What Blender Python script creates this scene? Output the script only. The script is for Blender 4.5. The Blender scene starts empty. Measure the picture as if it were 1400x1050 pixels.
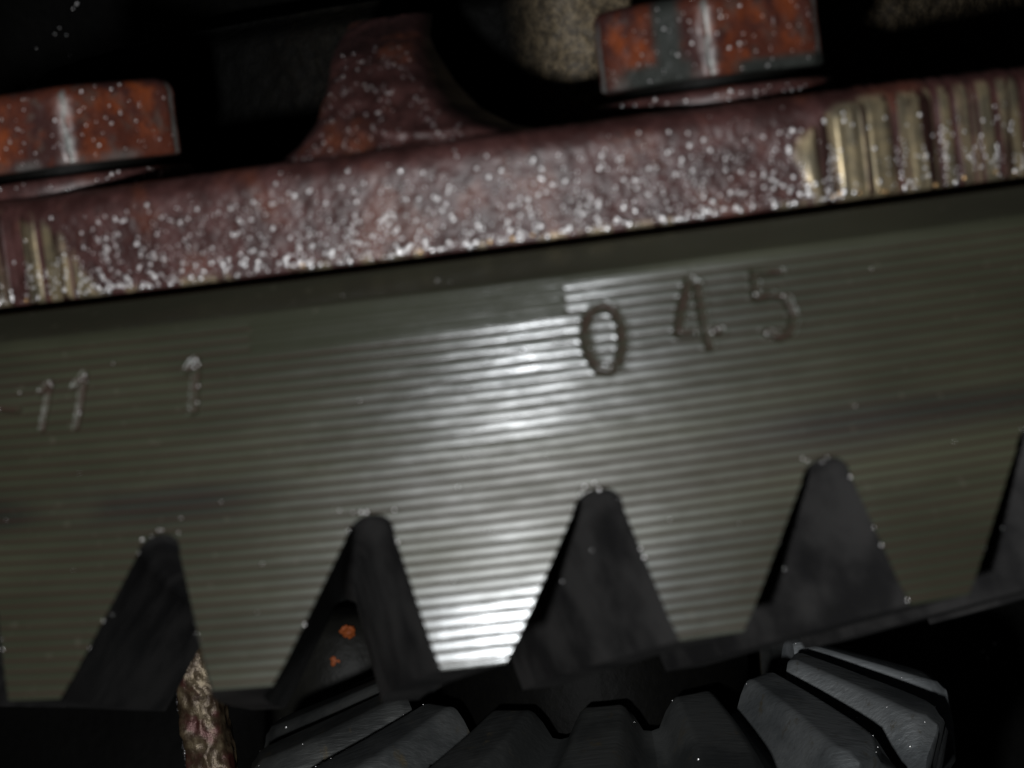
import bpy, math, random
import numpy as np
from mathutils import Matrix, Vector

MM = 0.001
PI = math.pi
random.seed(7)
rng = np.random.default_rng(11)
S = bpy.context.scene
C = S.collection

# ------------------------------------------------------------------ camera
cam = bpy.data.cameras.new("camera")
camera = bpy.data.objects.new("camera", cam)
C.objects.link(camera)
camera.rotation_euler = (PI / 2, 0, 0)
cam.sensor_width = 36.0
cam.lens = 80.0
cam.clip_start = 0.005
cam.clip_end = 20.0
cam.dof.use_dof = True
cam.dof.focus_distance = 0.272
cam.dof.aperture_fstop = 46.0
cam.dof.aperture_blades = 0
S.camera = camera

# ------------------------------------------------------------------ world: almost no ambient light under there
world = bpy.data.worlds.new("World")
S.world = world
world.use_nodes = True
world.node_tree.nodes["Background"].inputs[0].default_value = (0.8, 0.85, 1.0, 1)
world.node_tree.nodes["Background"].inputs[1].default_value = 0.004

# ------------------------------------------------------------------ the camera's flash, low and to the left of the lens
fl = bpy.data.lights.new("flash_lamp", 'AREA')
fl.shape = 'DISK'
fl.size = 9 * MM
fl.energy = 0.33
fl.color = (0.97, 0.99, 1.0)
flash = bpy.data.objects.new("flash_lamp", fl)
C.objects.link(flash)
flash.location = (-29 * MM, 0, -28 * MM)
flash.rotation_euler = (PI / 2 + math.radians(6), 0, math.radians(-7))

S.view_settings.view_transform = 'Standard'
S.view_settings.look = 'None'
S.view_settings.exposure = 0.0
S.view_settings.gamma = 1.0
S.view_settings.use_curve_mapping = False
S.render.engine = 'CYCLES'
S.cycles.use_denoising = True
S.cycles.sample_clamp_indirect = 4.0
S.cycles.use_adaptive_sampling = False
S.cycles.max_bounces = 5

# ================================================================== helpers
_H = rng.random(4096)
def _hash(i, j, k):
    n = (i * 73856093) ^ (j * 19349663) ^ (k * 83492791)
    return _H[(n ^ (n >> 13)) & 4095]
def vnoise(x, y, z):
    """smooth value noise in 0..1 on arrays"""
    x, y, z = np.broadcast_arrays(np.asarray(x, float), np.asarray(y, float), np.asarray(z, float))
    i, j, k = (np.floor(a).astype(np.int64) for a in (x, y, z))
    fx, fy, fz = x - i, y - j, z - k
    fx, fy, fz = (f * f * (3 - 2 * f) for f in (fx, fy, fz))
    r = 0
    for a in (0, 1):
        wx = fx if a else 1 - fx
        for b in (0, 1):
            wy = fy if b else 1 - fy
            for c in (0, 1):
                wz = fz if c else 1 - fz
                r = r + wx * wy * wz * _hash(i + a, j + b, k + c)
    return r
def fbm(x, y, z, oct=3):
    s = 0; a = 0.5; n = 0
    for o in range(oct):
        s = s + a * vnoise(x + 17.3 * o, y + 9.1 * o, z + 5.7 * o); n += a
        a *= 0.5; x = x * 2.03; y = y * 2.03; z = z * 2.03
    return s / n
def smooth(a, b, x):
    t = np.clip((x - a) / (b - a), 0, 1)
    return t * t * (3 - 2 * t)

def link(name, me, parent=None, mat=None):
    o = bpy.data.objects.new(name, me)
    C.objects.link(o)
    if parent is not None:
        o.parent = parent
    if mat is not None and not me.materials:
        me.materials.append(mat)
    return o

def mesh_from(V, Fq, attrs=None, normals=None, smooth_shade=True, name="mesh"):
    """V (n,3) in mm, Fq (m,4) quads (index repeated = triangle not allowed)"""
    V = np.asarray(V, np.float32) * MM
    Fq = np.asarray(Fq, np.int32)
    me = bpy.data.meshes.new(name)
    me.vertices.add(len(V)); me.vertices.foreach_set("co", V.ravel())
    me.loops.add(Fq.size); me.loops.foreach_set("vertex_index", Fq.ravel())
    k = Fq.shape[1]
    me.polygons.add(len(Fq))
    me.polygons.foreach_set("loop_start", np.arange(0, Fq.size, k, dtype=np.int32))
    me.update(calc_edges=True)
    me.polygons.foreach_set("use_smooth", np.full(len(Fq), smooth_shade))
    if attrs:
        if "dirt" in attrs:                     # dirt and smear travel together in one number
            v = np.asarray(attrs["dirt"], float)
            attrs = {"dirt": v % 4.0, "smear": np.floor(v / 4.0 + 1e-9) / 200}
        for n, a in attrs.items():
            at = me.attributes.new(n, 'FLOAT', 'POINT')
            at.data.foreach_set("value", np.asarray(a, np.float32).ravel())
    me.validate()
    if normals is not None:
        me.normals_split_custom_set_from_vertices(np.asarray(normals, float).tolist())
    return me

def grid_faces(nr, nc, off=0, flip=False):
    i = np.arange(nr - 1)[:, None] * nc + np.arange(nc - 1)[None, :]
    a, b, c, d = i, i + 1, i + nc + 1, i + nc
    f = np.stack([a, b, c, d] if not flip else [a, d, c, b], -1).reshape(-1, 4)
    return f + off
def grid_normals(G, flip=False):
    du = np.gradient(G, axis=1); dv = np.gradient(G, axis=0)
    n = np.cross(du, dv)
    if flip: n = -n
    return n / (np.linalg.norm(n, axis=-1, keepdims=True) + 1e-12)
def grid_obj(name, G, parent, mat, attrs=None, flip=False, smooth_shade=True):
    nr, nc = G.shape[:2]
    me = mesh_from(G.reshape(-1, 3), grid_faces(nr, nc, flip=flip), attrs, None, smooth_shade, name)
    return link(name, me, parent, mat)
def join(parts):
    """list of (V, F) -> one (V, F)"""
    Vs, Fs, n = [], [], 0
    for V, F in parts:
        Vs.append(V); Fs.append(np.asarray(F) + n); n += len(V)
    return np.concatenate(Vs), np.concatenate(Fs)

def tag(o, label, cat, group=None, kind=None):
    if label: o["label"] = label
    if cat: o["category"] = cat
    if group: o["group"] = group
    if kind: o["kind"] = kind
    return o

# ------------------------------------------------------------------ node helper
class N:
    def __init__(s, name):
        s.m = bpy.data.materials.new(name); s.m.use_nodes = True
        s.t = s.m.node_tree; s.b = s.t.nodes["Principled BSDF"]
        s.co = s.t.nodes.new("ShaderNodeTexCoord").outputs["Object"]
    def new(s, t, **k):
        n = s.t.nodes.new(t)
        for a, v in k.items(): setattr(n, a, v)
        return n
    def put(s, sock, v):
        if isinstance(v, bpy.types.NodeSocket): s.t.links.new(v, sock)
        else: sock.default_value = (*v, 1) if isinstance(v, tuple) and len(v) == 3 and sock.type == 'RGBA' else v
    def noise(s, scale, detail=3, rough=.55, co=None, stretch=None, dist=0):
        n = s.new("ShaderNodeTexNoise"); n.inputs["Scale"].default_value = scale
        n.inputs["Detail"].default_value = detail; n.inputs["Roughness"].default_value = rough
        n.inputs["Distortion"].default_value = dist
        co = co or s.co
        if stretch:
            mp = s.new("ShaderNodeMapping"); mp.inputs["Scale"].default_value = stretch
            s.t.links.new(co, mp.inputs[0]); co = mp.outputs[0]
        s.t.links.new(co, n.inputs["Vector"])
        return n.outputs["Fac"]
    def ramp(s, v, a, b, lo=0., hi=1.):
        n = s.new("ShaderNodeMapRange"); n.interpolation_type = 'SMOOTHSTEP'
        s.put(n.inputs[0], v); n.inputs[1].default_value = a; n.inputs[2].default_value = b
        n.inputs[3].default_value = lo; n.inputs[4].default_value = hi
        return n.outputs[0]
    def mix(s, f, a, b):
        n = s.new("ShaderNodeMix", data_type='RGBA'); s.put(n.inputs[0], f)
        s.put(n.inputs[6], a); s.put(n.inputs[7], b); return n.outputs[2]
    def fmix(s, f, a, b):
        n = s.new("ShaderNodeMix", data_type='FLOAT'); s.put(n.inputs[0], f)
        s.put(n.inputs[2], a); s.put(n.inputs[3], b); return n.outputs[0]
    def math(s, op, a, b=0.):
        n = s.new("ShaderNodeMath", operation=op); s.put(n.inputs[0], a); s.put(n.inputs[1], b); return n.outputs[0]
    def attr(s, name):
        return s.new("ShaderNodeAttribute", attribute_name=name).outputs["Fac"]
    def bump(s, h, dist, strength=1.0):
        n = s.new("ShaderNodeBump"); s.put(n.inputs["Height"], h)
        n.inputs["Distance"].default_value = dist; s.put(n.inputs["Strength"], strength)
        s.t.links.new(n.outputs[0], s.b.inputs["Normal"])
    def set(s, **k):
        for a, v in k.items(): s.put(s.b.inputs[a.replace("_", " ")], v)
        return s.m

# turned steel face of the ring gear
n = N("turned_steel")
dirt = n.attr("dirt")
film = n.ramp(n.noise(55, 4, .6, stretch=(.35, .35, 1.6)), .35, .7)          # brown oil film lying on it
smear = n.ramp(n.noise(75, 3, .5, stretch=(.25, .25, 1.3), dist=.6), .56, .72)   # darker smeared dirt
spot = n.ramp(n.noise(900, 2), .66, .74)
smear_shade_fac = n.math('MULTIPLY', n.attr('smear'), .8)  # smears, plus the shade painted on the bevel
oil = n.mix(film, (.056, .059, .035), (.080, .083, .049))                        # dull olive oil film
oil = n.mix(n.math('MULTIPLY', smear, .45), oil, (.050, .047, .035))
oil = n.mix(smear_shade_fac, oil, (.026, .027, .022))
oil = n.mix(n.math('MULTIPLY', spot, .3), oil, (.16, .15, .11))
dcol = n.mix(dirt, oil, (.046, .021, .018))
bare = n.mix(n.ramp(n.noise(420, 3, .6, stretch=(.5, .5, 1.5)), .3, .7), n.mix(film, (.15, .154, .158), (.105, .105, .103)), n.mix(film, (.22, .225, .23), (.15, .15, .148)))
bare = n.mix(smear_shade_fac, bare, (.16, .16, .16))
n.bump(n.noise(2600, 2, .6, stretch=(.15, .15, 2.0)), .00004, .5)
n.set(Base_Color=bare, Roughness=n.fmix(film, .27, .40), Metallic=1.0)
p2 = n.new("ShaderNodeBsdfPrincipled")
n.put(p2.inputs["Base Color"], dcol); p2.inputs["Roughness"].default_value = .55
p2.inputs["Specular IOR Level"].default_value = .25
ms = n.new("ShaderNodeMixShader")
n.put(ms.inputs[0], n.fmix(dirt, n.fmix(film, .52, .70), 1.0))
n.t.links.new(n.b.outputs[0], ms.inputs[1]); n.t.links.new(p2.outputs[0], ms.inputs[2])
n.t.links.new(ms.outputs[0], [q for q in n.t.nodes if q.type == 'OUTPUT_MATERIAL'][0].inputs[0])
M_STEEL = n.m

# plain gear flanks
n = N("oiled_gear_steel")
f1 = n.noise(160, 4)
n.bump(n.noise(1500, 3, .6), .00006, .5)
M_FLANK = n.set(Base_Color=n.mix(n.ramp(f1, .35, .65), (.018, .0175, .018), (.050, .048, .047)),
                Roughness=n.fmix(f1, .42, .6), Metallic=.4)

# small bevel gear, brushed
n = N("brushed_gear_steel")
f1 = n.noise(90, 4, .6)
br = n.noise(420, 4, .7, stretch=(1, 1, .5))
scr = n.ramp(n.noise(1300, 3, .6, stretch=(.2, 1.6, 1)), .56, .66)
col = n.mix(n.attr('lit_tone'), n.mix(n.ramp(f1, .4, .62), (.034, .035, .033), (.072, .073, .068)), n.mix(n.ramp(f1, .4, .62), (.36, .39, .41), (.56, .59, .61)))  # brighter steel painted in where a tooth should look lit
col = n.mix(n.ramp(br, .58, .75), col, (.13, .11, .075))
col = n.mix(n.math('MULTIPLY', scr, .22), col, (.06, .06, .055))
n.bump(n.noise(1400, 3, .6, stretch=(.2, 1.5, 1)), .00012, .7)
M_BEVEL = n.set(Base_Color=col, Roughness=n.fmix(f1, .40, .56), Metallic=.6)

# red brown painted casting with machined bands
def painted(name, orange=.5, dark=1.0):
    n = N(name)
    mach_tone = n.attr("mach_tone")
    f1 = n.noise(190, 4, .6); f2 = n.noise(420, 4, .65); f3 = n.noise(1100, 3, .6)
    pb = n.mix(n.ramp(f2, .35, .68), tuple(dark * v for v in (.036, .0125, .011)), tuple(dark * v for v in (.082, .033, .030)))
    pb = n.mix(n.math('MULTIPLY', n.ramp(f1, .52, .68), orange), pb, tuple(dark * v for v in (.15, .044, .022)))
    pb = n.mix(n.math('MULTIPLY', n.ramp(f3, .60, .72), .5), pb, (.030, .018, .016))
    vs = n.noise(800, 3, .6, stretch=(1, 1, .04))
    mc = n.mix(n.ramp(f2, .4, .65), (.24, .205, .14), (.44, .35, .21))
    mc = n.mix(n.ramp(vs, .48, .58), mc, (.055, .026, .022))
    col = n.mix(mach_tone, pb, mc)
    n.bump(n.noise(1300, 4, .65), .00016, n.fmix(mach_tone, .8, .2))
    return n.set(Base_Color=col, Roughness=n.fmix(mach_tone, .5, .36), Metallic=n.fmix(mach_tone, 0.0, .7),
                 Coat_Weight=n.fmix(mach_tone, .22, 0.0), Coat_Roughness=.42)
M_PAINT = painted("painted_casting", .45)
M_RIB = painted("painted_casting_rib", .9, .85)
M_WASH = painted("painted_washer", .25, 1.0)

# bolts: flaking red paint over dark steel, corners worn bright
n = N("rusty_bolt_paint")
worn = n.attr("mach_tone")
f1 = n.noise(170, 4, .6); f2 = n.noise(480, 4, .65)
col = n.mix(n.ramp(f1, .42, .62), (.045, .017, .015), (.098, .026, .014))
col = n.mix(n.math('MULTIPLY', n.ramp(f2, .52, .66), .75), col, (.085, .06, .05))
col = n.mix(n.ramp(n.noise(260, 4, .65), .50, .74), col, (.22, .048, .012))
col = n.mix(worn, col, (.27, .285, .27))
n.bump(n.noise(1300, 4, .65), .0002, .8)
M_BOLT = n.set(Base_Color=col, Roughness=n.fmix(worn, .42, .38), Metallic=n.fmix(worn, .05, .6), Coat_Weight=.25, Coat_Roughness=.25)
n = N("bare_bolt_steel")
n.bump(n.noise(1600, 3), .0001, .6)
M_BARE = n.set(Base_Color=n.mix(n.noise(400, 3), (.10, .105, .095), (.16, .165, .15)), Roughness=.5, Metallic=.5)

# raw cast iron wall of the carrier
n = N("raw_cast_iron")
f1 = n.noise(60, 3); f2 = n.noise(1100, 4, .65); wall_lit = n.attr("mach_tone")
col = n.mix(n.ramp(f2, .35, .7), (.055, .042, .027), (.19, .145, .088))
col = n.mix(wall_lit, (.004, .004, .0038), col)  # low mask values paint the wall near-black, as shade
n.bump(f2, .0003, .9)
M_IRON = n.set(Base_Color=col, Roughness=.6, Metallic=0.0, Specular_IOR_Level=n.fmix(wall_lit, .02, .4))

n = N("rusty_flaking_iron")
f2 = n.noise(500, 5, .7); f3 = n.noise(230, 3)
col = n.mix(n.ramp(f2, .36, .7), (.06, .036, .022), (.19, .145, .085))
col = n.mix(n.ramp(f3, .52, .64), col, (.09, .03, .025))
n.bump(f2, .0003, .7)
M_POST = n.set(Base_Color=col, Roughness=.38, Metallic=.35)

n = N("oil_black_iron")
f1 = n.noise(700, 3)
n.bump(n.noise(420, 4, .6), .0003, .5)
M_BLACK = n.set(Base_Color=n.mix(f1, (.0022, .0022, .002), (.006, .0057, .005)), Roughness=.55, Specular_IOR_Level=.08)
n = N("glint_bead")
M_BEAD = n.set(Base_Color=(.90, .88, .88), Roughness=.36, Metallic=.95)  # metal blobs that imitate the glints of wet paint and oil
n = N("brassy_bead")
M_BEAD2 = n.set(Base_Color=(.80, .52, .25), Roughness=.33, Metallic=.92)
n = N("orange_rust")
M_ORANGE = n.set(Base_Color=n.mix(n.noise(900, 3), (.60, .14, .025), (.28, .07, .02)), Roughness=.6)

# ================================================================== the frame shared by ring gear and carrier
Q = np.array([[0.98904534, 0.07233345, -0.12867473], [-0.08338882, 0.99307884, -0.08270867], [0.12180154, 0.09253265, 0.98823180]])
CEN = np.array([7.76702, 288.0406, 20.3213])
def frame(offset=(0, 0, 0), rz=0.0):
    w = CEN + Q @ np.array(offset, float)
    m = Matrix([[*Q[0], w[0] * MM], [*Q[1], w[1] * MM], [*Q[2], w[2] * MM], [0, 0, 0, 1]])
    return m @ Matrix.Rotation(rz, 4, 'Z')
def empty(name, m):
    o = bpy.data.objects.new(name, None)
    o.empty_display_size = 0.005
    C.objects.link(o)
    o.matrix_world = m
    return o

def beads(name, pts, nrm, rad, parent, mat, flat=.3):
    """many tiny bright beads imitating glints on a surface, one mesh"""
    import bmesh
    bm = bmesh.new(); bmesh.ops.create_icosphere(bm, subdivisions=1, radius=1.0)
    bv = np.array([v.co[:] for v in bm.verts]); bf = np.array([[v.index for v in f.verts] for f in bm.faces]); bm.free()
    V = []; Fc = []
    for i, (p, nn, r) in enumerate(zip(pts, nrm, rad)):
        nn = np.asarray(nn) / np.linalg.norm(nn)
        q = bv * r
        q = q - np.outer(q @ nn, nn) * (1 - flat)
        V.append(q + p + nn * r * .05); Fc.append(bf + i * len(bv))
    me = mesh_from(np.concatenate(V), np.concatenate(Fc), name=name)
    o = link(name, me, parent, mat)
    o["kind"] = "stuff"
    return o

# ================================================================== RING GEAR
R0, TG, KW = 108.9704, math.tan(0.2676), -0.3
PIT, PH, SH = 0.1569, -0.3239, -0.0014
HT, HA = 30.69, 18.63
GA = 0.2676
def half(t):
    """half angle of the tooth (or of a full pitch above the roots)"""
    h = np.clip(t - HA, 0, None)
    g = np.where(h < 1.6, 1.95 * np.sqrt(np.clip(h / 1.6 * (2 - h / 1.6), 0, 1)), 1.95 + (h - 1.6) * .445)
    g = g + .12 * smooth(10, 12.1, h)
    return PIT / 2 - g / (R0 + t * TG)
def thc(k, t): return PH + k * PIT + SH * t

DIG = {'stamped_zero': [[(0.0565, -4.76), (0.0482, -5.46), (0.0444, -6.87), (0.0455, -8.64), (0.0516, -9.89), (0.0597, -10.24), (0.0679, -9.65), (0.0734, -8.15), (0.0738, -6.4), (0.0699, -5.18), (0.0631, -4.56), (0.0565, -4.76)]],
 'stamped_four': [[(0.1302, -3.94), (0.1245, -3.45), (0.1165, -5.54), (0.1095, -7.96), (0.1255, -8.08), (0.1417, -8.14)], [(0.1302, -3.94), (0.1309, -6.64), (0.1321, -9.4)]],
 'stamped_five': [[(0.1903, -3.76), (0.1697, -3.57), (0.1683, -5.77), (0.1805, -5.6), (0.192, -6.12), (0.1958, -7.7), (0.1909, -9.04), (0.1817, -9.43), (0.172, -8.82)]],
 'stamped_one': [[(-0.3853, -6.52), (-0.3763, -5.85), (-0.3807, -9.75)]],
 'stamped_one.001': [[(-0.3531, -6.37), (-0.3441, -5.46), (-0.3485, -9.88)]],
 'stamped_one.002': [[(-0.2541, -5.99), (-0.2455, -5.18), (-0.2475, -9.52)]],
 'stamped_dash': [[(-0.4267, -7.71), (-0.4049, -8.0)]]}
for _k, _v in DIG.items():
    _p = np.array([q for st in _v for q in st]); _c = (_p.min(0) + _p.max(0)) / 2
    _f = .90 if _k in ('stamped_zero', 'stamped_four', 'stamped_five') else .96
    DIG[_k] = [[tuple(_c + (np.array(q) - _c) * _f) for q in st] for st in _v]
def seg_dist(s, t, stroke):
    d = np.full(s.shape, 1e9)
    for (a0, z0), (a1, z1) in zip(stroke[:-1], stroke[1:]):
        x0, y0, x1, y1 = a0 * R0, -z0, a1 * R0, -z1
        L2 = (x1 - x0) ** 2 + (y1 - y0) ** 2
        u = np.clip(((s - x0) * (x1 - x0) + (t - y0) * (y1 - y0)) / L2, 0, 1)
        d = np.minimum(d, np.hypot(s - x0 - u * (x1 - x0), t - y0 - u * (y1 - y0)))
    return d

GP = 0.84            # pitch of the turning grooves
def face_height(th, t):
    """relief of the turned outer face: grooves, bevel, stamped characters, dents. returns height, dirt, character id"""
    s = th * R0
    ph = (t / GP) % 1.0
    wob = .7 + .6 * vnoise(s * .25, np.floor(t / GP) * 7.1, 3.3)
    tool = .145 + .03 * (vnoise(s * .06, np.floor(t / GP) * 3.7, 4.4) - .5) + .085 * (vnoise(s * .42, np.floor(t / GP) * 9.7, 1.4) - .5)
    crown = -tool * (ph - .5) * GP + .012 * (1 - (2 * ph - 1) ** 2)
    dv = np.where(ph > .5, 1 - ph, ph * 1.8)
    valley = np.exp(-(dv / .135) ** 4)
    amp = smooth(2.5, 2.7, t)
    flat = ((th > -.201) & (th < .0352)).astype(float) * (1 - smooth(5.25, 5.4, t))       # strip left smooth under the bevel
    amp = amp * (1 - flat)
    fine_ = -.07 * (((t / .53) % 1.0) - .5) * .53
    h = amp * (crown - .035 * valley * wob) + (1 - amp) * .03 + flat * fine_ * smooth(2.3, 2.6, t)
    dirt = amp * valley * (.84 + .16 * vnoise(s * .35, np.floor(t / GP) * 5.3, 2.))
    h = h - 1.9 * np.clip(1 - t / 2.2, 0, 1)                                               # bevel to the back face
    bev_ = 1 - smooth(1.9, 2.5, t)
    dirt = np.maximum(dirt, .12 * bev_)  # bevel darkened in the colour, as turned away from the flash
    h = h + .05 * (fbm(s * .25, t * .25, 1.5) - .5) + .03 * (vnoise(s * .12, t / GP * .9, 8.) - .5)
    idx = np.zeros(th.shape, int)
    for c, (nm, strokes) in enumerate(DIG.items()):
        for st in strokes:
            d = seg_dist(s + .18 * (fbm(s * .9, t * .9, 5.) - .5), t + .18 * (fbm(s * .9, t * .9, 9.) - .5), st)
            wd = .235 if not nm.startswith('stamped_one') else .30
            cut = np.exp(-(d / wd) ** 4)
            burr = np.exp(-((d - .44) / .14) ** 2)
            h = h * (1 - .9 * np.exp(-(d / .52) ** 4)) - .32 * cut + .012 * burr
            dirt = np.maximum(dirt * (1 - .3 * burr), .9 * cut * (.25 + .65 * smooth(.3, .7, fbm(s * 1.1, t * 1.1, 6.))))
            idx[d < .38] = c + 1
    smear_shade = np.exp(-((t - 16.2 + 1.8 * (fbm(s * .06, t * .05, 3.) - .5)) / (1.3 + 1.0 * vnoise(s * .05, 3., 1.))) ** 2) * (.35 + .65 * smooth(.25, .55, fbm(s * .10, t * .3, 7.))) * smooth(13, 25, np.abs(s + 2))
    smear_shade = np.maximum(smear_shade, .55 * bev_)  # painted shade on the bevel, added to the smears
    return h, dirt, idx, smear_shade

def gear_pt(th, r, t):
    return np.stack([r * np.sin(th), -r * np.cos(th), -t + 0 * th], -1)

ring = empty("ring_gear", frame())
tag(ring, "large steel ring gear with turned grooves and stamped numbers, under the red brown flange", "gear")
rimV, rimF, rimA, rimN = [], [], [], []
digitV = {k: ([], [], [], []) for k in DIG}
SPLIT = HA + 0.0
nV = 0
for k in range(-8, 14):
    fine = -2 <= k <= 5
    nc = 116 if fine else 22
    rows = np.concatenate([np.linspace(0, 2.2, 10), np.linspace(2.3, HA, 200 if fine else 60), np.linspace(HA, HT, 148 if fine else 44)[1:]])
    isplit = 10 + (200 if fine else 60) - 1
    u = np.linspace(-1, 1, nc)
    # denser towards the tooth edges
    t = rows[:, None] + 0 * u[None, :]
    hf = half(t)
    th = thc(k, t) + u[None, :] * hf
    h, dirt, idx, smear_shade = face_height(th, t)
    # eased tooth edges
    edge = (1 - np.abs(u))[None, :] * hf * R0
    ing = smooth(HA - .1, HA + .4, t)
    ease = np.clip(1 - edge / .18, 0, 1) ** 2 * ing
    tipe = np.clip(1 - (HT - t) / .5, 0, 1) ** 2
    h = h - .05 * tipe
    dirt = dirt * (1 - .4 * np.maximum(ease, tipe))
    r = R0 + t * TG + KW * th * (t - 15) + h
    G = gear_pt(th, r, t)
    Nn = grid_normals(G, flip=True)
    flat = G.reshape(-1, 3); fN = Nn.reshape(-1, 3); fD = dirt.ravel() + 4.0 * np.round(smear_shade.ravel() * 200)
    F = grid_faces(len(rows), nc, flip=True)
    fi = idx.reshape(-1)[F].min(1)
    F_rim = F[: isplit * (nc - 1)]; fi_rim = fi[: isplit * (nc - 1)]
    nrm_keep = (isplit + 1) * nc
    keep = F_rim[fi_rim == 0]
    rimV.append(flat[:nrm_keep]); rimN.append(fN[:nrm_keep]); rimA.append(fD[:nrm_keep]); rimF.append(keep + nV); nV += nrm_keep
    for c, nm in enumerate(DIG):
        fs = F_rim[fi_rim == c + 1]
        if len(fs):
            ids, inv = np.unique(fs, return_inverse=True)
            Vv, Ff, Aa, Nq = digitV[nm]
            off = sum(len(x) for x in Vv)
            Vv.append(flat[ids]); Ff.append(inv.reshape(-1, 4) + off); Aa.append(fD[ids]); Nq.append(fN[ids])
    # ---- the tooth: front face + flanks swept inwards along a spiral
    ft = F[isplit * (nc - 1):] - isplit * nc
    Vt = [flat[isplit * nc:]]; Nt = [fN[isplit * nc:]]; At = [fD[isplit * nc:]]; Ft = [ft]; mi = [np.zeros(len(ft), int)]
    ofs = len(Vt[0])
    hh = np.concatenate([np.linspace(0, 1.6, 6), np.linspace(2.4, HT - HA, 9)])
    tt = HA + hh
    aL = np.stack([-half(tt), tt], 1); aR = np.stack([half(tt), tt], 1)[::-1]
    tip = np.stack([np.linspace(-1, 1, 7)[1:-1] * half(np.array([HT]))[0], np.full(5, HT)], 1)
    path = np.concatenate([aL, tip, aR])                      # (angle offset, t at the heel)
    D = np.concatenate([[0, .5], np.linspace(2, 34, 13)])
    f = 1 - D / 150.; GD = .37
    psi = np.radians(np.interp(D, [0, 34], [27, 20]))
    rr = (R0 + HA * TG) - D * math.cos(GD)
    dth = np.concatenate([[0], np.cumsum(.5 * (np.tan(psi[1:]) + np.tan(psi[:-1])) * np.diff(D) / rr[1:])])
    ang = path[:, 0][None, :] + thc(k, path[:, 1])[None, :] - dth[:, None]
    hs = (path[:, 1] - HA) / math.cos(GA)
    th0 = thc(k, path[:, 1]) + path[:, 0]
    rad = rr[:, None] + hs[None, :] * f[:, None] * math.sin(GA) + (KW * th0 * (path[:, 1] - 15))[None, :] - .10
    tz = HA + D[:, None] * math.sin(GD) + hs[None, :] * f[:, None] * math.cos(GA)
    T = gear_pt(ang, rad, tz)
    T = T + .08 * (fbm(T[..., 0] * .4, T[..., 1] * .4, T[..., 2] * .4)[..., None] - .5)
    # split into left flank, tip, right flank so that the edges stay crisp
    a, b = len(aL) - 1, len(aL) + 5
    for sl in (slice(0, a + 1), slice(a, b + 1), slice(b, None)):
        Tg = T[:, sl]
        nr_, nc_ = Tg.shape[:2]
        Vt.append(Tg.reshape(-1, 3)); Nt.append(grid_normals(Tg, flip=True).reshape(-1, 3)); At.append(np.zeros(nr_ * nc_))
        fq = grid_faces(nr_, nc_, ofs, flip=True); Ft.append(fq); mi.append(np.ones(len(fq), int)); ofs += nr_ * nc_
    me = mesh_from(np.concatenate(Vt), np.concatenate(Ft), {"dirt": np.concatenate(At)}, np.concatenate(Nt), True, "tooth")
    me.materials.append(M_STEEL); me.materials.append(M_FLANK)
    me.polygons.foreach_set("material_index", np.concatenate(mi).astype(np.int32))
    link("tooth", me, ring)
# back body of the rim: top face, bore and underside (plain)
th = np.linspace(PH - 8.5 * PIT, PH + 13.5 * PIT, 90)[None, :]
prof = np.array([(R0 - 1.9, 0.0), (R0 - 2.6, -.02), (76, -.02), (75, 1.0), (75, 22), (78, HA + 8.6), (R0 + 4, HA + .3)])
body = gear_pt(th, prof[:, 0][:, None] + 0 * th, prof[:, 1][:, None] + 0 * th)
# thickness: a closing ring right behind the front face keeps the body solid where the grid sits in front of it
nb = body.shape[0] * body.shape[1]
rimF.append(grid_faces(*body.shape[:2], nV)); rimV.append(body.reshape(-1, 3)); rimN.append(grid_normals(body).reshape(-1, 3)); rimA.append(np.full(nb, .6))
me = mesh_from(np.concatenate(rimV), np.concatenate(rimF), {"dirt": np.concatenate(rimA)}, np.concatenate(rimN), True, "gear_rim")
link("gear_rim", me, ring, M_STEEL)
for nm, (Vv, Ff, Aa, Nq) in digitV.items():
    if Vv:
        me = mesh_from(np.concatenate(Vv), np.concatenate(Ff), {"dirt": np.concatenate(Aa)}, np.concatenate(Nq), True, nm)
        link(nm.split('.')[0], me, ring, M_STEEL)
# bright beads imitating glints along tooth edges and stamped strokes
P_, Nn_, Rr_ = [], [], []
def gear_bead(th, t, r, out=0.0):
    rr = R0 + t * TG + KW * th * (t - 15) + out
    P_.append(gear_pt(np.array(th), np.array(rr), np.array(t))); Nn_.append(np.array([math.sin(th), -math.cos(th), .25])); Rr_.append(r)
for k in range(-1, 5):
    for side in (-1, 1):
        for i in range(random.randint(2, 6)):
            t = random.uniform(HA + .4, HT - .3)
            a = thc(k, t) + side * float(half(np.array(t)))
            gear_bead(a, t, random.choice([.07, .09, .11, .16]), -.08)
    for i in range(5):
        t = HA + random.uniform(-.4, .35)
        gear_bead(thc(k, t) + PIT / 2 + random.uniform(-.018, .018), t, random.choice([.10, .13, .18]))
for (a, z, r) in [(-.3895, -5.9, .26), (-.387, -6.2, .2), (-.356, -5.6, .28), (-.3595, -5.95, .22), (-.3535, -6.1, .2), (-.3585, -8.6, .26), (-.2565, -5.3, .3), (-.258, -5.9, .24), (-.2545, -5.7, .24), (-.2545, -7.4, .22), (-.255, -8.7, .2),
                  (.135, -8.0, .25), (.139, -7.8, .2), (.1125, -8.2, .2), (.1775, -5.5, .22), (.190, -5.3, .18), (.197, -5.9, .2), (.181, -8.6, .24), (.184, -9.1, .2), (.061, -9.6, .2), (.050, -6.8, .13), (.049, -8., .13), (.0705, -5.0, .16), (-.4385, -7.7, .2)]:
    a += .0115 if a < -.3 else .010 if a < -.2 else -.008 if a > .17 else 0
    gear_bead(a, -z, r * .6, -.05)
for i in range(70):
    gear_bead(random.uniform(-.43, .42), random.uniform(.8, HT - 3), random.choice([.06, .08, .1]), -.02)
ok = [i for i, p in enumerate(P_)]
beads("glint_beads", P_, Nn_, Rr_, ring, M_BEAD)

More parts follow.
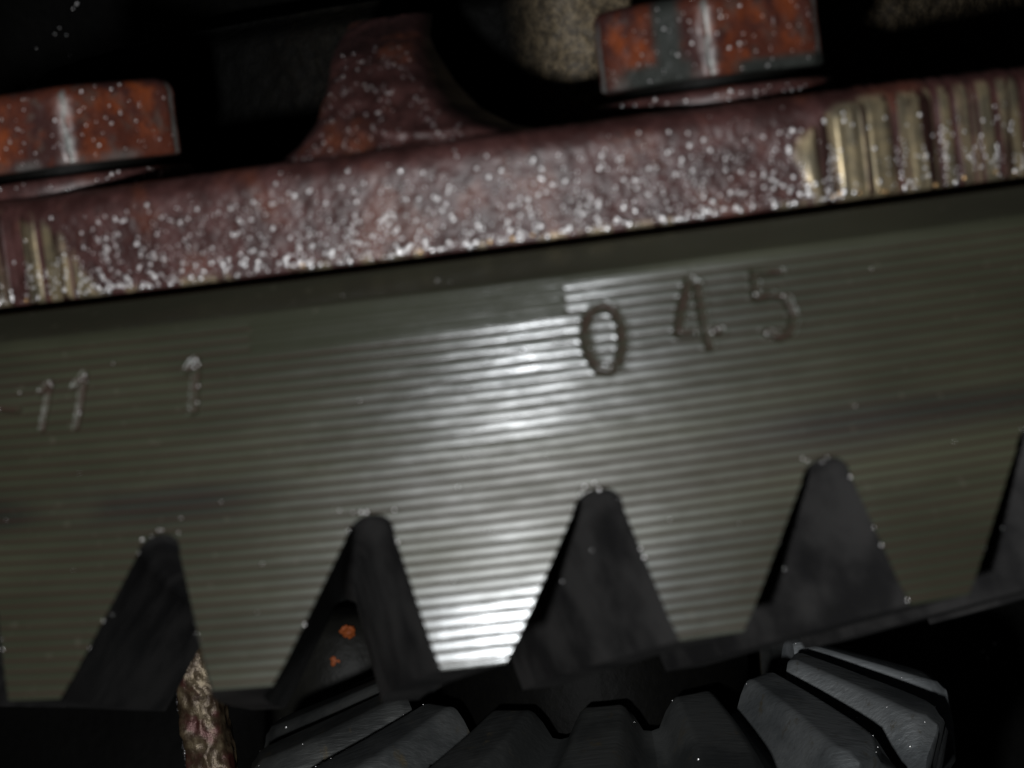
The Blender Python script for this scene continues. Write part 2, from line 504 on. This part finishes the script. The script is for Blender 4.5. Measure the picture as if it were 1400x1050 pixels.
# ================================================================== CARRIER: flange rim, rib, casting wall
carrier = empty("differential_carrier", frame((0, 0, 0.7)))
tag(carrier, "red brown painted casting with a rough flange and rib above the ring gear", "casting")
Z0 = 0.7                   # flange underside above the gear's back face; carrier coordinates start there
RF, FH = R0 - .9, 9.0
nth, = (900,)
th = np.linspace(-.62, .62, nth)[None, :]
zz = np.concatenate([np.linspace(0, FH - 1.9, 60), ])
prof = [(RF - 9, -.0), (RF - .35, 0.0), (RF - .1, .1)] + [(RF, .3 + (FH - 2.6) * i / 64) for i in range(65)]
for i in range(1, 13):
    a = i / 12 * PI / 2
    prof.append((RF - 2.3 * (1 - math.cos(a)), FH - 2.3 + 2.3 * math.sin(a)))
for i in range(1, 20):
    prof.append((RF - 2.3 - i * 1.25, FH))
prof = np.array(prof)
r = prof[:, 0][:, None] + 0 * th; z = prof[:, 1][:, None] + 0 * th; TH = th + 0 * r
s = TH * RF
bnd = fbm(s * .45, z * .35, 2.0) - .5
mR = smooth(-.9, .5, s - (.228 * RF + .010 * RF * smooth(4.5, 9, z) * 4.2) + bnd * 3.0)
mL = smooth(-.6, .8, (-.322 * RF - .0085 * RF * z) - s + bnd * 3.2) 
strk = vnoise(s * 1.15, z * .03, 7.) * .6 + .4 * vnoise(s * 2.9, z * .05, 1.)
mach_tone = np.maximum(mR, mL)
lowm = smooth(.9, .0, z) * smooth(.45, .62, vnoise(s * .8, 0., 4.))         # machined glints at the lower edge
mach_tone = np.maximum(mach_tone * smooth(.40, .52, strk + .05), lowm * .8)
mach_tone = mach_tone * smooth(FH - .6, FH - 1.6, z)
front = smooth(-.2, .3, z) * (np.abs(r - RF) < 26)
lump = (fbm(s * .55, z * .55, 0.3, 2) - .5) * .26 + (fbm(s * 2.2, z * 2.2, 4.2, 3) - .5) * .22
mz = np.maximum(mR, mL)
disp = front * ((1 - mz) * lump + mz * (.05 + .34 * (strk - .5)))
disp = disp * smooth(0, .8, z)
# broad shallow hollow where the raw casting was never reached by the tool
disp = disp - .12 * (1 - mz) * smooth(.4, 2.0, z)
tilt_up = np.clip((z - (FH - 2.3)) / 2.3, 0, 1)
rr = r + disp * (1 - tilt_up * .6); z2 = z + disp * tilt_up * .6
FG = gear_pt(TH, rr, -z2)
me_attr = mach_tone.ravel()
grid_obj("flange", FG, carrier, M_PAINT, {"mach_tone": me_attr}, flip=False)
fN = grid_normals(FG)
flangeG, flangeN, flangeM = FG, -fN if (fN[30, 450] @ np.array([0, -1, 0])) < 0 else fN, mz
# beads imitating the glints of wet paint on the flange
P_, Nn_, Rr_, P2, N2, R2 = [], [], [], [], [], []
cols_vis = np.where((th[0] > -.45) & (th[0] < .44))[0]
for i in range(1500):
    c = int(random.choice(cols_vis))
    v = random.random()
    row = int(3 + 62 * (v ** 1.5)) if random.random() < .75 else random.randint(3, 72)
    if flangeM[row, c] > .5 and random.random() < .75: continue
    rad_ = .068 + .19 * random.random() ** 2.8
    P_.append(FG[row, c]); Nn_.append(flangeN[row, c]); Rr_.append(rad_ * (1.25 if row < 20 else 1.0))
for i in range(60):                                   # short vertical strings of glint beads
    c = int(random.choice(cols_vis)); row = random.randint(4, 26)
    for q in range(random.randint(2, 6)):
        if row > 66: break
        P_.append(FG[row, min(c, nth - 2)]); Nn_.append(flangeN[row, c]); Rr_.append(random.uniform(.10, .20))
        row += random.randint(3, 7); c += random.randint(-1, 1)
for i in range(60):                                   # brightest ones strung along the lower edge
    c = int(random.choice(cols_vis)); row = random.randint(3, 9)
    P_.append(FG[row, c]); Nn_.append(flangeN[row, c]); Rr_.append(random.uniform(.2, .34))
for i in range(16):
    c = int(random.choice(cols_vis)); row = random.randint(3, 7)
    P2.append(FG[row, c]); N2.append(flangeN[row, c]); R2.append(random.uniform(.16, .26))
beads("glint_beads", P_, Nn_, Rr_, carrier, M_BEAD)
beads("brassy_specks", P2, N2, R2, carrier, M_BEAD2)

# raised rib between the bolts
nz, nu = 60, 90
zr = np.linspace(0, 12.6, nz)[:, None]; u = np.linspace(-1, 1, nu)[None, :]
cz = np.interp(zr, [0, 2, 6, 9, 14], [-.088, -.092, -.103, -.113, -.124])
hl = np.interp(zr, [0, .6, 1.6, 3.5, 6, 9, 14], [.140, .108, .088, .068, .056, .048, .044])
hr = np.interp(zr, [0, .6, 1.6, 3.5, 6, 9, 14], [.160, .125, .092, .066, .052, .046, .042])
hw = np.where(u < 0, hl, hr)
rf = np.interp(zr, [0, .6, 2, 5, 9, 14], [RF - 1.6, RF - 2.3, RF - 3.6, RF - 7.0, RF - 13, RF - 26])
prf = np.clip(1 - np.abs(u) ** 9, 0, 1) ** .6
TH = cz + u * hw * 1.0
base_r = np.minimum(RF - 20, rf - 4)
rr = base_r + (rf - base_r) * prf
sx = TH * 100; 
lump = (fbm(sx * .5, zr * .5 + 0 * u, 3.3, 2) - .5) * 1.1 + (fbm(sx * 1.4, zr * 1.4 + 0 * u, 1.2, 3) - .5) * .7
ledge = .45 * smooth(.3, .7, vnoise(sx * .6, 1., 2.)) * np.exp(-((zr - 1.7 - .3 * np.sin(sx * .4)) / .35) ** 2)
rr = rr + prf * (lump + ledge)
RG = gear_pt(TH, rr, -(FH - .6 + zr + 0 * u))
grid_obj("rib", RG, carrier, M_RIB, {"mach_tone": np.zeros(nz * nu)})
rN = grid_normals(RG)
if (rN[20, 45] @ np.array([0, -1, 0])) < 0: rN = -rN
P_, Nn_, Rr_ = [], [], []
for i in range(170):
    a, b = int(2 + 44 * random.random() ** 1.5), random.randint(14, nu - 15)
    P_.append(RG[a, b]); Nn_.append(rN[a, b]); Rr_.append(random.choice([.07, .08, .1, .12, .15]))
beads("glint_beads", P_, Nn_, Rr_, carrier, M_BEAD)

# casting wall behind the flange
nz, nth2 = 60, 420
th = np.linspace(-1.1, 1.1, nth2)[None, :]; zr = np.linspace(0, 1, nz)[:, None]
RW = R0 - 42
top = 25.0 + 4.5 * smooth(-.02, .13, th)
zw = FH - .3 + zr * (top - FH)
rw = RW - 3.5 * smooth(.80, 1.0, zr) ** 2 * 1.0 + 0 * th
rw = rw + 3.5 * np.exp(-((th - .085) / .075) ** 2) - 2.0 * np.exp(-((th + .03) / .05) ** 2)
sw = th * RW
rw = rw + (fbm(sw * .35, zw * .35, 6., 3) - .5) * .9 + (fbm(sw * 1.3, zw * 1.3, 2., 3) - .5) * .5
WG = gear_pt(th + 0 * zr, rw, -zw)
wall_lit = smooth(-.02, .10, th) * (1 - .72 * smooth(.17, .25, th)) + .022 * smooth(-.10, -.20, th) * smooth(-.46, -.26, th) + 0 * zr  # painted tone: flash-lit bulge bright, shaded stretches dark, darker coat at left
grid_obj("casting_wall", WG, carrier, M_IRON, {"mach_tone": wall_lit.ravel()})
# journal above the wall, nearly black with oil
th = np.linspace(-1.3, 1.3, 160)[None, :]
pr = np.array([(RW - 3.6, 24.5), (RW - 6, 25.2), (RW - 16, 25.6), (RW - 17, 26.6), (RW - 17, 44), (RW - 18, 45), (RW - 44, 45)])
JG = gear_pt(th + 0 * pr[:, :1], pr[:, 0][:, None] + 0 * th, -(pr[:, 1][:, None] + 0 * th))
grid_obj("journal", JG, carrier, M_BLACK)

# ================================================================== BOLTS
def hex_bolt(theta, rb, rz, label, seed, patch):
    bz = Z0 + FH
    root = empty("flange_bolt", frame((rb * math.sin(theta), -rb * math.cos(theta), bz), theta + rz))
    tag(root, label, "bolt", "bolts on the carrier flange")
    # head: hexagon with eased corners, rounded top edge; +Y local points away from the camera, a corner faces -Y
    AF = 18.6; Sx = AF / math.sqrt(3)
    h0, h1 = 2.35, 9.2
    ncol = 6 * 22
    ang, rad, cor = [], [], []
    for f in range(6):
        a0 = -PI / 2 + f * PI / 3
        p0 = np.array([math.cos(a0), math.sin(a0)]) * Sx; p1 = np.array([math.cos(a0 + PI / 3), math.sin(a0 + PI / 3)]) * Sx
        for i in range(22):
            p = p0 + (p1 - p0) * i / 22
            dc = min(i, 22 - i) / 22 * Sx
            q = p * (1 - .045 * max(0, 1 - dc / 1.0) ** 2)
            ang.append(math.atan2(q[1], q[0])); rad.append(np.hypot(*q)); cor.append(dc)
    ang.append(ang[0] + 2 * PI); rad.append(rad[0]); cor.append(cor[0])
    ang = np.unwrap(np.array(ang)); rad = np.array(rad); cor = np.array(cor)
    zs = np.concatenate([[h0, h0, h0 + .12], np.linspace(h0 + .35, h1 - 1.2, 22), [h1 - .8, h1 - .45, h1 - .2, h1 - .05, h1, h1]])
    ins = np.concatenate([[.55, .03, .0], np.zeros(22), [.01, .035, .07, .13, .25, 1.0]])
    A = ang[None, :] + 0 * zs[:, None]
    Rr = rad[None, :] * (1 - ins[:, None])
    # chamfer cone cuts the corners on top
    Rr = np.minimum(Rr, 9.5 + (h1 - zs[:, None]) * 1.7 + 0 * A) if True else Rr
    X, Y = Rr * np.cos(A), Rr * np.sin(A); Zz = zs[:, None] + 0 * A
    lump = (fbm(X * .8 + seed, Y * .8, Zz * .8, 3) - .5) * .34
    wornm = np.exp(-(cor[None, :] / .20) ** 2) * smooth(.2, .5, vnoise(Zz * .7, seed, A * 3.)) * (zs[:, None] < h1 - .6) * (zs[:, None] > h0)
    wornm = np.maximum(wornm, .35 * smooth(h0 + 1.1, h0 + .2, Zz) * smooth(.4, .7, vnoise(X * .5, Y * .5, seed)))
    k = 1 + lump / np.maximum(Rr, 1) * (1 - wornm) * (ins[:, None] < .5)
    G = np.stack([X * k, Y * k, Zz], -1)
    bareF = None
    if patch:
        q = smooth(0, .3, A + PI / 2 + 1.05 - .44) * 0
        a2 = A + PI / 2                                    # 0 at the front corner, negative to its left
        a2 = (a2 + PI) % (2 * PI) - PI
        bare = smooth(-.50, -.46, a2) * smooth(-.20, -.24, a2) * smooth(h0 + .5, h0 + 1.3, Zz)
        low = smooth(-.9, -.75, a2) * smooth(-.1, -.2, a2) * smooth(h0 + 2.2, h0 + 1.2, Zz)
        low2 = smooth(.1, .3, a2) * smooth(h0 + 1.4, h0 + .7, Zz)
        bareF = np.maximum(np.maximum(bare, low), low2)
    attrs = {"mach_tone": wornm.ravel(), "bare": (bareF if bareF is not None else 0 * Zz).ravel()}
    grid_obj("bolt_head", G, root, M_BOLT, attrs)
    # neck under the head and painted washer
    def lathe(name, pr, mat, seed2, amp):
        a = np.linspace(0, 2 * PI, 97)[None, :]
        pr = np.array(pr)
        rr = pr[:, 0][:, None] + 0 * a; z = pr[:, 1][:, None] + 0 * a
        x, y = rr * np.cos(a), rr * np.sin(a)
        d = (fbm(x * .9 + seed2, y * .9, z * 2, 3) - .5) * amp
        d[:, -1] = d[:, 0]
        rr = rr + d
        return grid_obj(name, np.stack([rr * np.cos(a), rr * np.sin(a), z], -1), root, mat, {"mach_tone": 0 * rr.ravel()})
    lathe("neck", [(7.6, 1.2), (7.6, h0 + .05)], M_BLACK, seed, .0)
    lathe("washer", [(10.1, -.15), (10.25, .35), (10.25, .8), (10.15, 1.15), (9.85, 1.4), (7.0, 1.45)], M_WASH, seed + 3, .45)
    gn = grid_normals(G)
    P_, Nn_, Rr_ = [], [], []
    if (gn[12, 11] @ G[12, 11] * np.array([1, 1, 0])).sum() < 0: gn = -gn
    for i in range(80):
        row = random.randint(3, 26)
        col_ = random.choice(list(range(2, 22)) + list(range(110, 131)))
        p = G[row, col_]; nn = np.array([p[0], p[1], 0.0])
        P_.append(p); Nn_.append(nn); Rr_.append(random.choice([.07, .08, .09, .11, .15]))
    for i in range(22):
        a = -PI / 2 + random.uniform(-.9, .9)
        P_.append(np.array([10.3 * math.cos(a), 10.3 * math.sin(a), random.uniform(.2, 1.3)])); Nn_.append(np.array([math.cos(a), math.sin(a), .2])); Rr_.append(random.choice([.1, .12, .15, .2]))
    beads("glint_beads", P_, Nn_, Rr_, root, M_BEAD)
    return root
# the bare patches on a bolt head come through a vertex attribute
nt = M_BOLT.node_tree
b = nt.nodes["Principled BSDF"]
src = b.inputs["Base Color"].links[0].from_socket
at = nt.nodes.new("ShaderNodeAttribute"); at.attribute_name = "bare"
mx = nt.nodes.new("ShaderNodeMix"); mx.data_type = 'RGBA'
nt.links.new(at.outputs["Fac"], mx.inputs[0]); nt.links.new(src, mx.inputs[6]); mx.inputs[7].default_value = (.034, .037, .033, 1)
nt.links.new(mx.outputs[2], b.inputs["Base Color"])

hex_bolt(-.426, 95.1, math.radians(36), "hex bolt with purple red flaking paint, at the flange's darker end left of the rib", 1.7, False)
hex_bolt(.191, 93.4, math.radians(-12), "orange rusted hex bolt with a bare dark grey patch beside its bright worn corner", 6.1, True)

# ================================================================== SMALL BEVEL GEAR beyond, on the same axis
def rotvec(w):
    w = np.array(w); a = np.linalg.norm(w); k = w / a
    K = np.array([[0, -k[2], k[1]], [k[2], 0, -k[0]], [-k[1], k[0], 0]])
    return np.eye(3) + math.sin(a) * K + (1 - math.cos(a)) * K @ K
QB = rotvec((.075, -.091, .004)); CB = np.array([10.974, 290.0, -41.672])
bev = bpy.data.objects.new("bevel_gear", None); bev.empty_display_size = .005; C.objects.link(bev)
bev.matrix_world = Matrix([[*QB[0], CB[0] * MM], [*QB[1], CB[1] * MM], [*QB[2], CB[2] * MM], [0, 0, 0, 1]])
tag(bev, "smaller dark oily gear with broad radial teeth below and behind the ring gear", "gear")
RH, RT, AX, NT, PB, SPB = 44.156, 25.498, 6.792, 15, -.417, -.119
def bev_pt(th, r, z): return np.stack([r * np.sin(th), -r * np.cos(th), z + 0 * th], -1)
bevel_pts, bevel_r = [], []
LW, DEP = .088, 7.5
def land_z(f): return AX * (1 - f)
for k in range(NT):
    fs = np.array([0, .02, .06, .12, .2, .3, .4, .5, .6, .7, .8, .88, .94, .975, 1.0])
    # section: left root, left flank, eased corner, land, eased corner, right flank, right root
    us = [(-PI / NT, -1.0), (-.74 * LW * 1.9 / 1.9 - .035, -.97), (-LW - .015, -.5), (-LW - .003, -.10), (-LW + .004, -.02), (-LW + .014, 0)] + \
         [(LW * q, 0) for q in (-.75, -.5, -.25, 0, .25, .5, .75)] + [(LW - .014, 0), (LW - .004, -.02), (LW + .003, -.10), (LW + .015, -.5), (.74 * LW + .035, -.97), (PI / NT, -1.0)]
    us[1] = (-.172, -.95); us[-2] = (.172, -.95); us[2] = (-LW - .045, -.5); us[-3] = (LW + .045, -.5); us[3] = (-LW - .012, -.10); us[-4] = (LW + .012, -.10)
    ua = np.array([q[0] for q in us])[None, :]; ud = np.array([q[1] for q in us])[None, :]
    f = fs[:, None]
    r = RT + (RH - RT) * f + 0 * ua
    narrow = 1 - .55 * smooth(.80, 1.0, f) ** 2             # lands end rounded at the heel
    a = PB + k * 2 * PI / NT + SPB * f + ua * np.where(np.abs(ud) < .2, narrow, 1)
    dep = DEP * (.55 + .45 * f)
    z = land_z(f) + ud * dep - .9 * smooth(.93, 1.0, f) * (ud > -.3) - .6 * smooth(.04, 0, f) * (ud > -.3)
    r = r - ud * dep * .18 * 0
    G = bev_pt(a, r, z)
    G = G + .05 * (fbm(G[..., 0] * .5, G[..., 1] * .5, G[..., 2] * .5)[..., None] - .5)
    # heel and toe walls
    bot = -DEP - 5
    heel = np.stack([G[-1], G[-1] * [1.004, 1.004, 1] - [0, 0, .5], np.stack([G[-1][:, 0] * .93, G[-1][:, 1] * .93, np.full(G.shape[1], bot)], -1)], 0)
    toe = np.stack([np.stack([G[0][:, 0] * .98, G[0][:, 1] * .98, np.full(G.shape[1], bot)], -1), G[0]], 0)
    parts = [(G.reshape(-1, 3), grid_faces(*G.shape[:2])), (heel.reshape(-1, 3), grid_faces(*heel.shape[:2])), (toe.reshape(-1, 3), grid_faces(*toe.shape[:2]))]
    V, Fq = join(parts)
    tooth_lit = {6: .05, 5: .95, 4: .42, 3: .30, 2: .09, 1: .06, 0: .06, 14: .15, 13: .06, 12: .06}.get(k, .2)  # right-hand teeth painted brighter, standing in for flash light on them
    me = mesh_from(V, Fq, {"lit_tone": np.full(len(V), tooth_lit) * (.7 + .6 * fbm(V[:, 0] * .12, V[:, 1] * .12, V[:, 2] * .12))}, name="tooth")
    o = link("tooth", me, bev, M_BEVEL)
    if k in (12, 13, 14, 0, 1, 2, 3, 4, 5):
        for q in range(7):
            i_ = random.choice([1, 2, 9, 10, 11, 12, 13]); j_ = random.choice([2, 3, 4, 14, 15, 16])
            bevel_pts.append(G[i_, min(j_, G.shape[1] - 1)]); bevel_r.append(random.choice([.07, .09, .12, .2]))
th = np.linspace(0, 2 * PI, 97)[None, :]
pr = np.array([(RT * .99, -DEP - 5.2), (RT * .97, -2.0), (RT * .88, -1.5), (14, -1.5), (14, -20), (RH * .90, -20), (RH * .925, -DEP - 5.2)])
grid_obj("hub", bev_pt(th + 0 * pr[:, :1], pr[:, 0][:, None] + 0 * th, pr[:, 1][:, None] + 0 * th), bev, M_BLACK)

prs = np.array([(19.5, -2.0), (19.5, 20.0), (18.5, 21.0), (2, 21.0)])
grid_obj("black_core", bev_pt(th + 0 * prs[:, :1], prs[:, 0][:, None] + 0 * th, prs[:, 1][:, None] + 0 * th), bev, M_BLACK)  # added black core; covers the lit far teeth and stands for shade

beads("glint_beads", bevel_pts, [np.array([-.05, -1, .06])] * len(bevel_pts), bevel_r, bev, M_BEAD)

# ================================================================== rusty cast post at the lower left
post = empty("cast_post", Matrix.Translation((-37.5 * MM, 287 * MM, -72 * MM)))
tag(post, "narrow rough rusty cast post standing at the lower left beside the smaller gear", "casting")
nz, na = 130, 64
zr = np.linspace(0, 44, nz)[:, None]; a = np.linspace(0, 2 * PI, na)[None, :]
x = np.cos(a) * (3.0 + 0 * zr); y = np.sin(a) * (4.0 + 0 * zr)
sq = 1 / np.maximum(np.abs(np.cos(a)), np.abs(np.sin(a))) ** .55
x, y = x * sq, y * sq
l = (fbm(np.cos(a) * 1.5 + 0 * zr, np.sin(a) * 1.5 + 0 * zr, zr * .35, 3) - .5) * .9 + (fbm(np.cos(a) * 5 + 0 * zr, np.sin(a) * 5 + 0 * zr, zr * 1.1, 3) - .5) * .55
tap = 1 - .35 * smooth(34, 44, zr)
x, y = x * (1 + l * .35) * tap, y * (1 + l * .35) * tap
PG = np.stack([x + (22 - zr) * .16 * 1.0, y, zr + 0 * a], -1)
PG[:, -1] = PG[:, 0]
grid_obj("post_body", PG, post, M_POST)
P_, Nn_, Rr_ = [], [], []
for i in range(60):
    row = int(nz * random.uniform(.5, .85))
    c = int(na * .545) + random.randint(-1, 1)
    P_.append(PG[row, c]); Nn_.append(np.array([-.6, -.8, 0])); Rr_.append(random.choice([.12, .18, .26]))
beads("glint_beads", P_, Nn_, Rr_, post, M_BEAD)

# ================================================================== HOUSING behind and below
nz, na = 40, 120
a = np.linspace(-1.45, 1.45, na)[None, :]; zr = np.linspace(-85, 130, nz)[:, None]
hr = 190 + (fbm(a * 6 + 0 * zr, zr * .03 + 0 * a, 1., 3) - .5) * 10
HG = np.stack([hr * np.sin(a), 250 + hr * np.cos(a) + 0 * zr, zr + 0 * a], -1)
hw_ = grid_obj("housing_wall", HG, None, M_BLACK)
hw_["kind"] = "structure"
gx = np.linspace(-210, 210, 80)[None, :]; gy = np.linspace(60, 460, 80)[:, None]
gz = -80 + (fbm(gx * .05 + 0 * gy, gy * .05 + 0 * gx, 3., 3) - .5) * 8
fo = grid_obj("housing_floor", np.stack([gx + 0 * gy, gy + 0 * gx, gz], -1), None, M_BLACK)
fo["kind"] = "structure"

# bright beads for the flash glints of oil droplets on the housing wall
pp = [(-81.0, 423.7, 70.8), (-81.7, 423.5, 69.8), (-84.8, 422.1, 64.9), (-84.0, 422.4, 66.1), (-82.8, 422.8, 64.8), (-88.0, 421.0, 62.1), (-82.3, 423.1, 61.1), (88.0, 421.0, -50.7), (89.2, 420.4, -48.0), (87.2, 421.3, -49.5), (88.9, 420.6, -53.5), (86.0, 422, -47.2)]
beads("glint_beads", [np.array(p) for p in pp], [np.array([-p[0], -p[1], -p[2]]) for p in pp], [.42, .28, .2, .2, .2, .15, .18, .22, .25, .2, .2, .15], hw_, M_BEAD)

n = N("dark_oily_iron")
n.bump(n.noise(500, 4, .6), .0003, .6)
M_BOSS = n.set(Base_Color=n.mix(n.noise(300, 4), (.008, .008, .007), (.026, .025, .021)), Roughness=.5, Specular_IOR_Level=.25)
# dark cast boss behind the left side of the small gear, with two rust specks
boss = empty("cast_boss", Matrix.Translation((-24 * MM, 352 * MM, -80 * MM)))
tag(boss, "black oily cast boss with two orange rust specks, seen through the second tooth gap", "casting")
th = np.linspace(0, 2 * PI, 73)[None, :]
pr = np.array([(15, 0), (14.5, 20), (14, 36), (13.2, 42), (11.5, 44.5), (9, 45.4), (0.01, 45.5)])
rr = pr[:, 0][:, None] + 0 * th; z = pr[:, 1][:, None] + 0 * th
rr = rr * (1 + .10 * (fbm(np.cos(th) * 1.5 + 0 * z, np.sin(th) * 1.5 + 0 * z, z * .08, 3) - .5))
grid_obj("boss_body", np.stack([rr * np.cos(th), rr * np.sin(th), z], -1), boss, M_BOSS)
for (x, zc, r) in ((-.4, 43.0, 1.2), (-2.2, 38.8, .95)):
    a = np.linspace(0, 2 * PI, 33)[None, :]; b = np.linspace(0, PI, 17)[:, None]
    w = 1 + 1.3 * (fbm(np.cos(a) * np.sin(b) * 2 + x, np.sin(a) * np.sin(b) * 2, np.cos(b) * 2 + 0 * a, 2) - .5)
    w[:, -1] = w[:, 0]
    sp = np.stack([x + r * w * np.sin(b) * np.cos(a), -13.1 + .5 * w * np.sin(b) * np.sin(a), zc + .75 * r * w * np.cos(b) + 0 * a], -1)
    grid_obj("rust_speck", sp, boss, M_ORANGE)
